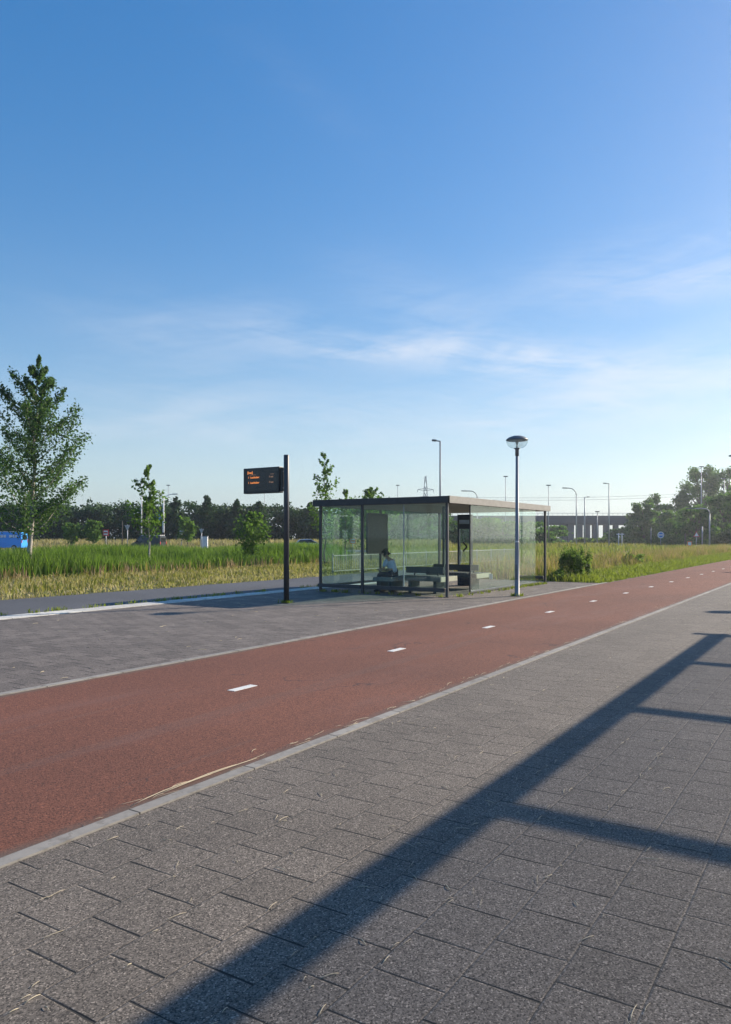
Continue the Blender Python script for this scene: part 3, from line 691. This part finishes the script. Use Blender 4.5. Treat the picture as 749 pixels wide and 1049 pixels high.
# ------------------------------------------------------------------ vehicles
def wheels(t, xs, w, r):
    for x in xs:
        for s in (1, -1):
            wl = MB().lathe([(r * .6, -.1), (r * .95, -.1), (r, -.06), (r, .06), (r * .95, .1), (r * .6, .1)], 20, (x, s * (w / 2 - .1), r), 'y').build('wheel', M['tyre'], t)
            MB().lathe([(0, -.09), (r * .6, -.09), (r * .62, .09), (0, .09)], 16, (x, s * (w / 2 - .1), r), 'y').build('rim', M['galv'], wl)
def van(label, loc, rz, body, top, mark=None):
    t = thing('delivery_van' if mark else 'small_van', label, 'van', loc, rz); w = 1.95
    P = [(-2.5, .32), (-2.55, .6), (-2.5, 2.15), (-2.42, 2.28), (1.05, 2.32), (1.25, 2.22), (1.95, 1.35), (2.65, 1.12), (2.78, .95), (2.8, .4), (2.7, .3)]
    ins = [.03, 0, .1, .2, .2, .16, .05, .08, .06, .04, .06]
    MB().prism(P, -w / 2, w / 2, ins).build('body', body, t, .05)
    MB().box(-2.38, 1.0, -.72, .72, 2.33, 2.40).build('roof_panel', top, t, .03)
    for s in (1, -1):
        y = s * (w / 2 - .02)
        MB().add([(.55, y, 1.42), (1.72, y, 1.42), (1.25, y - s * .075, 2.05), (.55, y - s * .075, 2.05)], [(0, 1, 2, 3)]).build('side_window', M['carglass'], t)
        MB().box(1.5, 1.62, s * (w / 2 + .12) - .1, s * (w / 2 + .12) + .1, 1.3, 1.55).build('wing_mirror', M['black'], t)
        if mark:
            mb = MB()
            for k, (a, b) in enumerate(((-2.0, -1.75), (-1.68, -1.45), (-1.38, -1.0), (-.6, -.3), (-.22, .0), (.06, .35))): mb.box(a, b, y + s * .0, y + s * .022, 1.62, 1.95)
            mb.build('side_graphic', M['white'], t)
    MB().add([(1.32, -.74, 2.14), (1.32, .74, 2.14), (1.95, .82, 1.4), (1.95, -.82, 1.4)], [(0, 1, 2, 3)]).build('windscreen', M['carglass'], t)
    MB().box(-2.57, -2.552, -.6, .6, 1.35, 1.95).build('rear_window', M['carglass'], t)
    for s in (1, -1):
        MB().box(2.72, 2.80, s * .7 - .16, s * .7 + .16, .78, .95).build('headlight', M['white'], t)
        MB().box(-2.57, -2.54, s * .83 - .06, s * .83 + .06, .95, 1.4).build('tail_light', M['signred'], t)
    wheels(t, (-1.6, 1.75), w, .34); return t
def car(label, loc, rz, body):
    t = thing('parked_car', label, 'car', loc, rz); w = 1.78
    MB().prism([(-2.1, .3), (-2.15, .55), (-2.1, .92), (-1.3, .98), (.85, .96), (1.9, .8), (2.12, .62), (2.12, .32), (2.0, .25), (-2.0, .25)], -w / 2, w / 2, [.05, .02, .08, .06, .06, .1, .08, .05, .05, .05]).build('body', body, t, .06)
    MB().prism([(-1.75, .94), (-1.3, 1.38), (-.6, 1.47), (.05, 1.44), (1.0, .95)], -w / 2 + .1, w / 2 - .1, [0, .14, .16, .16, 0]).build('cabin', body, t, .05)
    for s in (1, -1):
        y = s * (w / 2 - .095)
        MB().add([(-1.5, y, 1.0), (.75, y, 1.0), (.05, y - s * .115, 1.38), (-1.2, y - s * .115, 1.34)], [(0, 1, 2, 3)]).build('side_window', M['carglass'], t)
        MB().box(2.05, 2.13, s * .62 - .15, s * .62 + .15, .58, .7).build('headlight', M['white'], t)
        MB().box(-2.16, -2.1, s * .7 - .12, s * .7 + .12, .68, .84).build('tail_light', M['signred'], t)
    MB().add([(.12, -.66, 1.44), (.12, .66, 1.44), (1.02, .76, .99), (1.02, -.76, .99)], [(0, 1, 2, 3)]).build('windscreen', M['carglass'], t)
    wheels(t, (-1.3, 1.35), w, .32); return t
van('bright blue delivery van with white roof and white side lettering behind the reeds', (*at(5, 97), GZ + .03), VIEW + math.pi, M['bluec'], M['white'], True)
van('small dark van with a pale rear behind the young tree', (*at(153, 96), GZ + .03), VIEW + math.pi * .9, M['darkcar'], M['silver']).scale = (.8, .8, .8)
car('silver car with a curved roof just showing over the reeds by the shelter', (*at(318, 88), GZ + .03), VIEW + .1, M['silver'])

# ------------------------------------------------------------------ road lamps, masts and signs
LG = 'tall road lamps in the distance'
def road_lamp(label, u, vt, Z, dx, style='L', mat='galv', r=.075, band=False, group=LG, name='road_lamp'):
    H = zh(vt, Z) - GZ; a = dx * Z / F; t = thing(name, label, 'street lamp', at(u, Z), VIEW, group); s = 1 if a > 0 else -1
    r *= max(1., Z / 95)
    if style == 'L':
        pole = MB().tube([(0, 0, 0), (0, 0, H * .5), (0, 0, H - .06)], [r * 1.2, r, r * .8], 8).build('pole', M[mat], t)
        MB().bar((0, 0, H - .07), (a * .5, 0, H - .03), r * 1.3, r * 1.1).build('arm', M[mat], t)
        MB().bar((a * .45, 0, H - .02), (a, 0, H), .24, .12).build('lamp_head', M['lamp_dark'], t, .03)
    elif style == 'C':
        pts = [(0, 0, 0), (0, 0, H * .5), (0, 0, H * .88)]
        pole = MB().tube(pts, [r * 1.2, r, r * .8], 8).build('pole', M[mat], t)
        k = min(abs(a) * .8, H * .12); arc = [(s * k * (1 - math.cos(i * math.pi / 8)), 0, H * .88 + H * .12 * math.sin(i * math.pi / 8)) for i in range(5)]
        MB().tube(arc + [(a * .85, 0, H * 1.0)], r * .75, 8).build('arm', M[mat], t)
        MB().bar((a * .7, 0, H + .0), (a * 1.1, 0, H + .02), .26, .14).build('lamp_head', M['lamp_dark'], t, .03)
    elif style == 'T':
        pole = MB().tube([(0, 0, 0), (0, 0, H * .5), (0, 0, H - .1)], [r * 1.1, r * .8, r * .6], 8).build('pole', M[mat], t)
        MB().box(-.35, .35, -.12, .12, H - .1, H + .06).build('lamp_head', M['lamp_dark'], t)
    if band:
        for k in range(2): MB().lathe([(r * 1.35, .9 + k * .9), (r * 1.35, 1.35 + k * .9)], 10).build('black_band', M['black'], pole)
    return t
road_lamp('tall grey lamp with a short flat arm rising above the shelter roof', 451, 451, 50, -8.5, 'L', 'lamp_grey', .06)
road_lamp('curved arm lamp just above the shelter roof beyond its corner', 489, 503, 123, -15, 'C')
road_lamp('thin mast with a small head left of the round lamp', 518, 488, 131, 3, 'T', r=.06)
road_lamp('thin mast above the far end of the shelter roof', 562, 497, 124, 3, 'T', r=.06)
road_lamp('curved arm lamp in front of the viaduct columns', 590.5, 500, 115, -13, 'C')
road_lamp('lamp with a short arm to the right before the viaduct', 599, 509, 119, 5, 'L')
road_lamp('shortest lamp standing before the viaduct deck', 612, 524, 132, 4, 'T')
road_lamp('tall lamp with flat arm to the left at the right of the viaduct', 624, 495, 107, -6, 'L')
road_lamp('arched lamp with a long curved arm before the trees at right', 727, 521, 100, -22, 'C', r=.09)
road_lamp('tall mast in front of the biggest tree', 718.5, 478, 134, 4, 'T', r=.08)
road_lamp('thin mast before the trees near the right edge', 742, 490, 140, 4, 'T', r=.08)
road_lamp('road lamp at the right edge with only its arm in view', 762, 467, 61, -15, 'L', 'lamp_grey')
road_lamp('white lamp with black bands beside the young tree', 145, 492, 113, -8, 'L', 'white', band=True)
road_lamp('faint thin mast behind the traffic mast', 172.5, 497, 150, 4, 'T', r=.05)
road_lamp('faint thin mast above the trees left of the shelter', 325, 488, 140, 4, 'T', r=.05)
road_lamp('faint thin mast below the display board', 271, 500, 160, 4, 'T', r=.05)
road_lamp('faint thin mast above the middle of the shelter roof', 407.5, 497, 150, 3, 'T', r=.05)
# traffic mast with two arms and a blue sign
Z = 98; t = thing('traffic_mast', 'white banded mast with two lamp arms and a blue direction sign', 'mast', at(167.5, Z), VIEW); H = zh(508, Z)
pm = MB().tube([(0, 0, 0), (0, 0, H)], [.15, .09], 10).build('pole', M['white'], t)
for z in (.9, 1.8): MB().lathe([(.166 - .005 * z, z), (.163 - .005 * z, z + .5)], 12).build('black_band', M['black'], pm)
for s in (1, -1):
    am = MB().tube([(0, 0, H - .1), (s * .8, 0, H + .3), (s * 1.3, 0, H + .35)], .05, 6).build('arm', M['white'], t)
    MB().box(s * 1.5 - .35, s * 1.5 + .35, -.12, .12, H + .3, H + .42).build('lamp_head', M['galv'], am)
MB().box(-.95, -.17, -.18, -.12, zh(532, Z), zh(524, Z)).build('direction_sign', M['signblue'], t)
MB().bar((-.75, -.19, zh(530.5, Z)), (-.4, -.19, zh(526, Z)), .06, .02).build('sign_arrow', M['white'], t)
def sign(name, label, u, v0, v1, Z, w, shape, mats, cat='road sign', post='galv'):
    t = thing(name, label, cat, at(u, Z), VIEW); a, b = zh(v1, Z) - GZ, zh(v0, Z) - GZ; m = (a + b) / 2; h = b - a
    MB().tube([(0, .05, 0), (0, .05, b - .05)], .05, 6).build('post', M[post], t)
    def poly(pts, y, nm, mt): MB().add([(x, y, z) for x, z in pts] + [(x, y + .02, z) for x, z in pts], [tuple(range(len(pts))), tuple(reversed(range(len(pts), 2 * len(pts))))] + [((i + 1) % len(pts), i, i + len(pts), (i + 1) % len(pts) + len(pts)) for i in range(len(pts))]).build(nm, M[mt], t)
    if shape == 'rect': P = lambda k: [(-w / 2 * k, m - h / 2 * k), (w / 2 * k, m - h / 2 * k), (w / 2 * k, m + h / 2 * k), (-w / 2 * k, m + h / 2 * k)]
    elif shape == 'round': P = lambda k: [(w / 2 * k * math.cos(i * math.pi / 12), m + w / 2 * k * math.sin(i * math.pi / 12)) for i in range(24)]
    elif shape == 'tri': P = lambda k: [(-w / 2 * k, m - .33 * h * k), (w / 2 * k, m - .33 * h * k), (0, m + .67 * h * k)]
    else: P = lambda k: [(-w / 2 * k, m + .33 * h * k), (0, m - .67 * h * k), (w / 2 * k, m + .33 * h * k)]
    poly(P(1), -.02, 'sign_plate', mats[0])
    if len(mats) > 1: poly(P(.68), -.045, 'sign_face', mats[1])
    if len(mats) > 2: MB().box(-w * .3, w * .3, -.075, -.05, m - h * .1, m + h * .1).build('sign_bar', M[mats[2]], t)
sign('warning_board', 'small red and white board on a post before the dark wood', 108.5, 542.5, 549, 88, .68, 'rect', ['signred', 'white', 'signred'])
sign('yield_sign', 'downward triangle sign seen from behind left of the young tree', 130.5, 537, 543, 84, .62, 'inv', ['galv'])
sign('yield_sign', 'downward triangle sign seen from behind beside a white box', 206.5, 541, 546, 86, .55, 'inv', ['galv'])
sign('traffic_bollard', 'white upright traffic bollard sign with a round lower plate', 186, 541.5, 547, 90, .42, 'rect', ['white', 'galv'], 'bollard')
sign('round_sign', 'blue round road sign with a white mark before the bushes at right', 677, 544.5, 551.5, 118, 1.05, 'round', ['white', 'signblue', 'white'])
sign('warning_triangle', 'red edged warning triangle before the bushes at right', 713.5, 545, 551, 100, .85, 'tri', ['signred', 'white'])
sign('marker_board', 'square orange and white board seen through the shelter glass', 361.5, 551, 557, 82, .72, 'rect', ['orange', 'white', 'orange'])
sign('marker_board', 'low orange and white board in the grass at the foot of the trees', 706.5, 554.5, 559.5, 96, .6, 'rect', ['orange', 'white'])
def post(name, label, u, v, Z, mat, r=.06, fork=False):
    t = thing(name, label, 'post', at(u, Z), VIEW); h = zh(v, Z) - GZ
    MB().tube([(0, 0, 0), (0, 0, h * .7), (0, 0, h)], [r, r, r * .8], 8).build('shaft', M[mat], t)
    MB().lathe([(r * 1.15, h), (r * 1.1, h + .03), (0, h + .05)], 8).build('cap', M[mat], t)
    if fork: MB().bar((-.28, 0, h - .1), (.28, 0, h - .1), .1, .12).build('crossbar', M['white'], t)
post('wooden_post', 'brown wooden post left of the warning triangle', 702, 547, 100, 'darkbark', .1)
post('slim_post', 'slim pale post left of the blue round sign', 667, 541, 118, 'galv', .06)
post('signal_post', 'grey post with a small top between the triangle and arched lamp', 719.5, 539.5, 104, 'galv', .1)
post('gate_post', 'pale post with a crossbar left of its twin at the viaduct slope', 633.7, 546.5, 105, 'white', .07, True)
post('gate_post', 'pale post with a crossbar right of its twin at the viaduct slope', 637.3, 546.5, 105, 'white', .07, True)
post('thin_post', 'thin dark post between the red board and the downward triangle', 125.3, 534, 90, 'darkbark', .06)
t = thing('cabinet', 'pale utility cabinet low behind the second downward triangle', 'cabinet', at(209, 92), VIEW)
MB().box(-.42, .42, 0, .4, 0, 1.75).build('case', M['white'], t, .03); MB().box(-.46, .46, -.04, .44, 1.76, 1.84).build('lid', M['galv'], t); MB().box(-.36, .36, -.02, -.003, .2, 1.65).build('door', M['white'], t)

# ------------------------------------------------------------------ viaduct, pylon and power lines
Z = 228; X0, X1 = 14, 118; t = thing('viaduct', 'grey concrete road viaduct crossing behind the shelter', 'viaduct', (*c2w(0, Z), GZ), VIEW)
zt, zb = zh(528.3, Z), zh(537.5, Z)
dk = MB().box(X0, X1, 0, 12, zb - GZ, zb + 1.6 - GZ).box(X0, X1, -.4, -.003, zb + .5 - GZ, zt - GZ).box(X0, X1, 12.003, 12.4, zb + .5 - GZ, zt - GZ).build('deck', M['deck'], t)
mb = MB().bar((X0, -.2, zt + .75 - GZ), (X1, -.2, zt + .75 - GZ), .1)
for i in range(70): mb.box(X0 + i * 1.5 - .04, X0 + i * 1.5 + .04, -.24, -.16, zt - GZ + .003, zt + .70 - GZ)
mb.build('railing', M['galv'], t)
for u, w, y in ((578, 2.0, 0.4), (585.5, 1.9, .4), (594.5, 1.8, .4), (602.5, 1.6, .4), (611, 1.7, .4), (622, 1.4, .4), (632, 1.4, .4), (560, 1.6, .4), (548, 1.6, .4)):
    x = (u - CX) / F * Z; MB().box(x - w / 2, x + w / 2, y, y + 1.6, 0, zb - GZ - .004).build('column', M['concrete'], t, .1)
Z = 480; H = zh(487.5, Z); t = thing('power_pylon', 'distant lattice power pylon above the shelter roof', 'pylon', at(436, Z), VIEW)
mb = MB(); lev = [0, 8, 15, 21, 26, 30, 34, H - GZ]; hw = [3.2, 2.6, 2.0, 1.5, 1.2, 1.0, .8, .35]
for i in range(7):
    a, b, p, q = lev[i], lev[i + 1], hw[i], hw[i + 1]
    for sx, sy in ((1, 1), (1, -1), (-1, 1), (-1, -1)): mb.bar((sx * p, sy * p, a), (sx * q, sy * q, b), .28)
    for s in (1, -1): mb.bar((-p, s * p, a), (q, s * q, b), .2); mb.bar((p, s * p, a), (-q, s * q, b), .2)
mb.build('tower', M['wire'], t)
for z, l in ((26.5, 6.8), (31.5, 5.0)):
    mb = MB()
    for s in (1, -1): mb.bar((0, 0, z + 1), (s * l, 0, z), .28); mb.bar((0, 0, z - .6), (s * l, 0, z), .28); mb.bar((s * l, 0, z), (s * l, 0, z - 1.6), .3)
    mb.build('crossarm', M['wire'], t)
for i, (va, vb) in enumerate(((508.5, 503), (511, 505.5))):
    o = bpy.data.objects.new('power_line', None)
    xa, ya = at(436 + 10 * i, 480); xb_, yb_ = at(760, 430); pts = []
    for k in range(17):
        q = k / 16; pts.append((xa + (xb_ - xa) * q, ya + (yb_ - ya) * q, zh(va, 480) * (1 - q) + zh(vb, 430) * q - 2.2 * math.sin(math.pi * q)))
    bpy.data.objects.remove(o); o = MB().tube(pts, .09, 5).build('power_line', M['wire'])
    tag(o, ['upper thin power line running right from the pylon', 'lower thin power line running right from the pylon'][i], 'power line', 'power lines')

# ------------------------------------------------------------------ sky, sun, camera
w = bpy.data.worlds.new('World'); scn.world = w; w.use_nodes = True; T = w.node_tree; T.nodes.clear()
class WT(NT):
    def __init__(s): s.t = T
wt = WT(); out = T.nodes.new('ShaderNodeOutputWorld'); bg = T.nodes.new('ShaderNodeBackground'); T.links.new(bg.outputs[0], out.inputs[0])
sky = wt.n('TexSky'); sky.sky_type = 'NISHITA'; sky.sun_disc = False; sky.sun_elevation = SUN_EL; sky.sun_rotation = math.pi / 2 - SUN_AZ
sky.air_density = 1.0; sky.dust_density = .35; sky.ozone_density = 2.2; sky.altitude = 0
dirv = wt.n('TexCoord').outputs['Generated']
rot = wt.n('VectorRotate', {'rotation_type': 'Z_AXIS'}, Vector=dirv, Angle=-VIEW).outputs[0]   # x right, y forward of the viewing bearing
sp = wt.n('SeparateXYZ', Vector=rot); dx, dy, dz = sp.outputs
az = wt.math('ARCTAN2', dx, dy); el = wt.math('ARCSINE', dz)
cv = wt.n('CombineXYZ', X=wt.math('MULTIPLY', az, 3.2), Y=wt.math('ADD', wt.math('MULTIPLY', el, 16.), wt.math('MULTIPLY', az, -1.6))).outputs[0]
n1 = wt.n('TexNoise', Vector=cv, Scale=1.3, Detail=7., Roughness=.62, Distortion=.7).outputs[0]
cv2 = wt.n('CombineXYZ', X=wt.math('MULTIPLY', az, 9.), Y=wt.math('ADD', wt.math('MULTIPLY', el, 60.), wt.math('MULTIPLY', az, 9.))).outputs[0]
n2 = wt.n('TexNoise', Vector=cv2, Scale=1.0, Detail=5., Roughness=.6, Distortion=1.2).outputs[0]
mask = None
for (u, v, ru, rv, amp, tilt) in ((470, 362, 175, 20, 1.1, .08), (360, 358, 60, 9, 1.1, .05), (450, 330, 90, 36, .5, .4), (560, 378, 90, 12, .6, .12), (180, 350, 110, 34, .42, .12), (640, 290, 110, 24, .7, -.1), (720, 312, 80, 14, .9, -.1), (690, 400, 190, 30, .8, -.15), (500, 435, 330, 40, .6, 0), (130, 430, 160, 34, .55, 0), (310, 95, 70, 24, .08, .5), (280, 325, 50, 18, .35, 0)):
    a0, e0 = math.atan((u - CX) / F), math.atan((HY - v) / F); ra, re = ru / F, rv / F
    A = wt.math('DIVIDE', wt.math('SUBTRACT', az, a0), ra)
    E = wt.math('DIVIDE', wt.math('ADD', wt.math('SUBTRACT', el, e0), wt.math('MULTIPLY', wt.math('SUBTRACT', az, a0), tilt)), re)
    q = wt.math('ADD', wt.math('MULTIPLY', A, A), wt.math('MULTIPLY', E, E))
    gsn = wt.math('MULTIPLY', wt.math('EXPONENT', wt.math('MULTIPLY', q, -1.)), amp)
    mask = gsn if mask is None else wt.math('ADD', mask, gsn)
nn = wt.math('ADD', wt.math('MULTIPLY', n1, .7), wt.math('MULTIPLY', n2, .3))
shape = wt.n('MapRange', {'interpolation_type': 'SMOOTHSTEP'}, Value=nn, _1=.30, _2=.70).outputs[0]
fac = wt.math('MULTIPLY', wt.math('MULTIPLY', mask, shape), .44, True)
CLOUD = 6.5
gm = wt.n('Gamma', Color=sky.outputs[0], Gamma=.66).outputs[0]
hs = wt.n('HueSaturation', Hue=.508, Saturation=1.74, Value=1.88, Color=gm).outputs[0]
hzf = wt.math('MULTIPLY', wt.math('EXPONENT', wt.math('MULTIPLY', wt.math('MAXIMUM', el, 0.), -8.5)), .8)
hs = wt.mix(hzf, hs, (4.1, 4.95, 5.5))
skyc = wt.mix(fac, hs, (CLOUD * .98, CLOUD, CLOUD * 1.06))
T.links.new(skyc, bg.inputs[0]); bg.inputs[1].default_value = .09

S = Vector((math.cos(SUN_AZ) * math.cos(SUN_EL), math.sin(SUN_AZ) * math.cos(SUN_EL), math.sin(SUN_EL)))
sl = bpy.data.lights.new('sun', 'SUN'); sl.energy = 5.0; sl.angle = rad(.55); sl.color = (1, .87, .70)
so = bpy.data.objects.new('sun', sl); col.objects.link(so); so.rotation_euler = S.to_track_quat('Z', 'Y').to_euler()

hz = MB().box(-1000, 1000, -1000, 1000, GZ - 1.2, 46).build('haze', None); stuff(hz)
hm = bpy.data.materials.new('haze_air'); hm.use_nodes = True; ht = hm.node_tree; ht.nodes.clear()
ho = ht.nodes.new('ShaderNodeOutputMaterial'); hv = ht.nodes.new('ShaderNodeVolumePrincipled'); ht.links.new(hv.outputs[0], ho.inputs[1])
hv.inputs['Color'].default_value = (.86, .92, 1, 1); hv.inputs['Density'].default_value = HAZE; hv.inputs['Anisotropy'].default_value = .6
hz.data.materials.append(hm)

cam = bpy.data.cameras.new('camera'); co = bpy.data.objects.new('camera', cam); col.objects.link(co); scn.camera = co
co.location = (0, 0, EYE); co.rotation_euler = (rad(90), 0, VIEW)
cam.sensor_fit = 'VERTICAL'; cam.sensor_height = 36; cam.sensor_width = 36; cam.lens = F / 1049 * 36; cam.shift_y = (HY - 524.5) / 1049
cam.clip_start = .05; cam.clip_end = 6000
scn.render.engine = 'CYCLES'
scn.cycles.max_bounces = 8; scn.cycles.transparent_max_bounces = 24
vs = scn.view_settings; vs.view_transform = 'Standard'; vs.look = 'None'; vs.exposure = .7; vs.gamma = 1; vs.use_curve_mapping = False
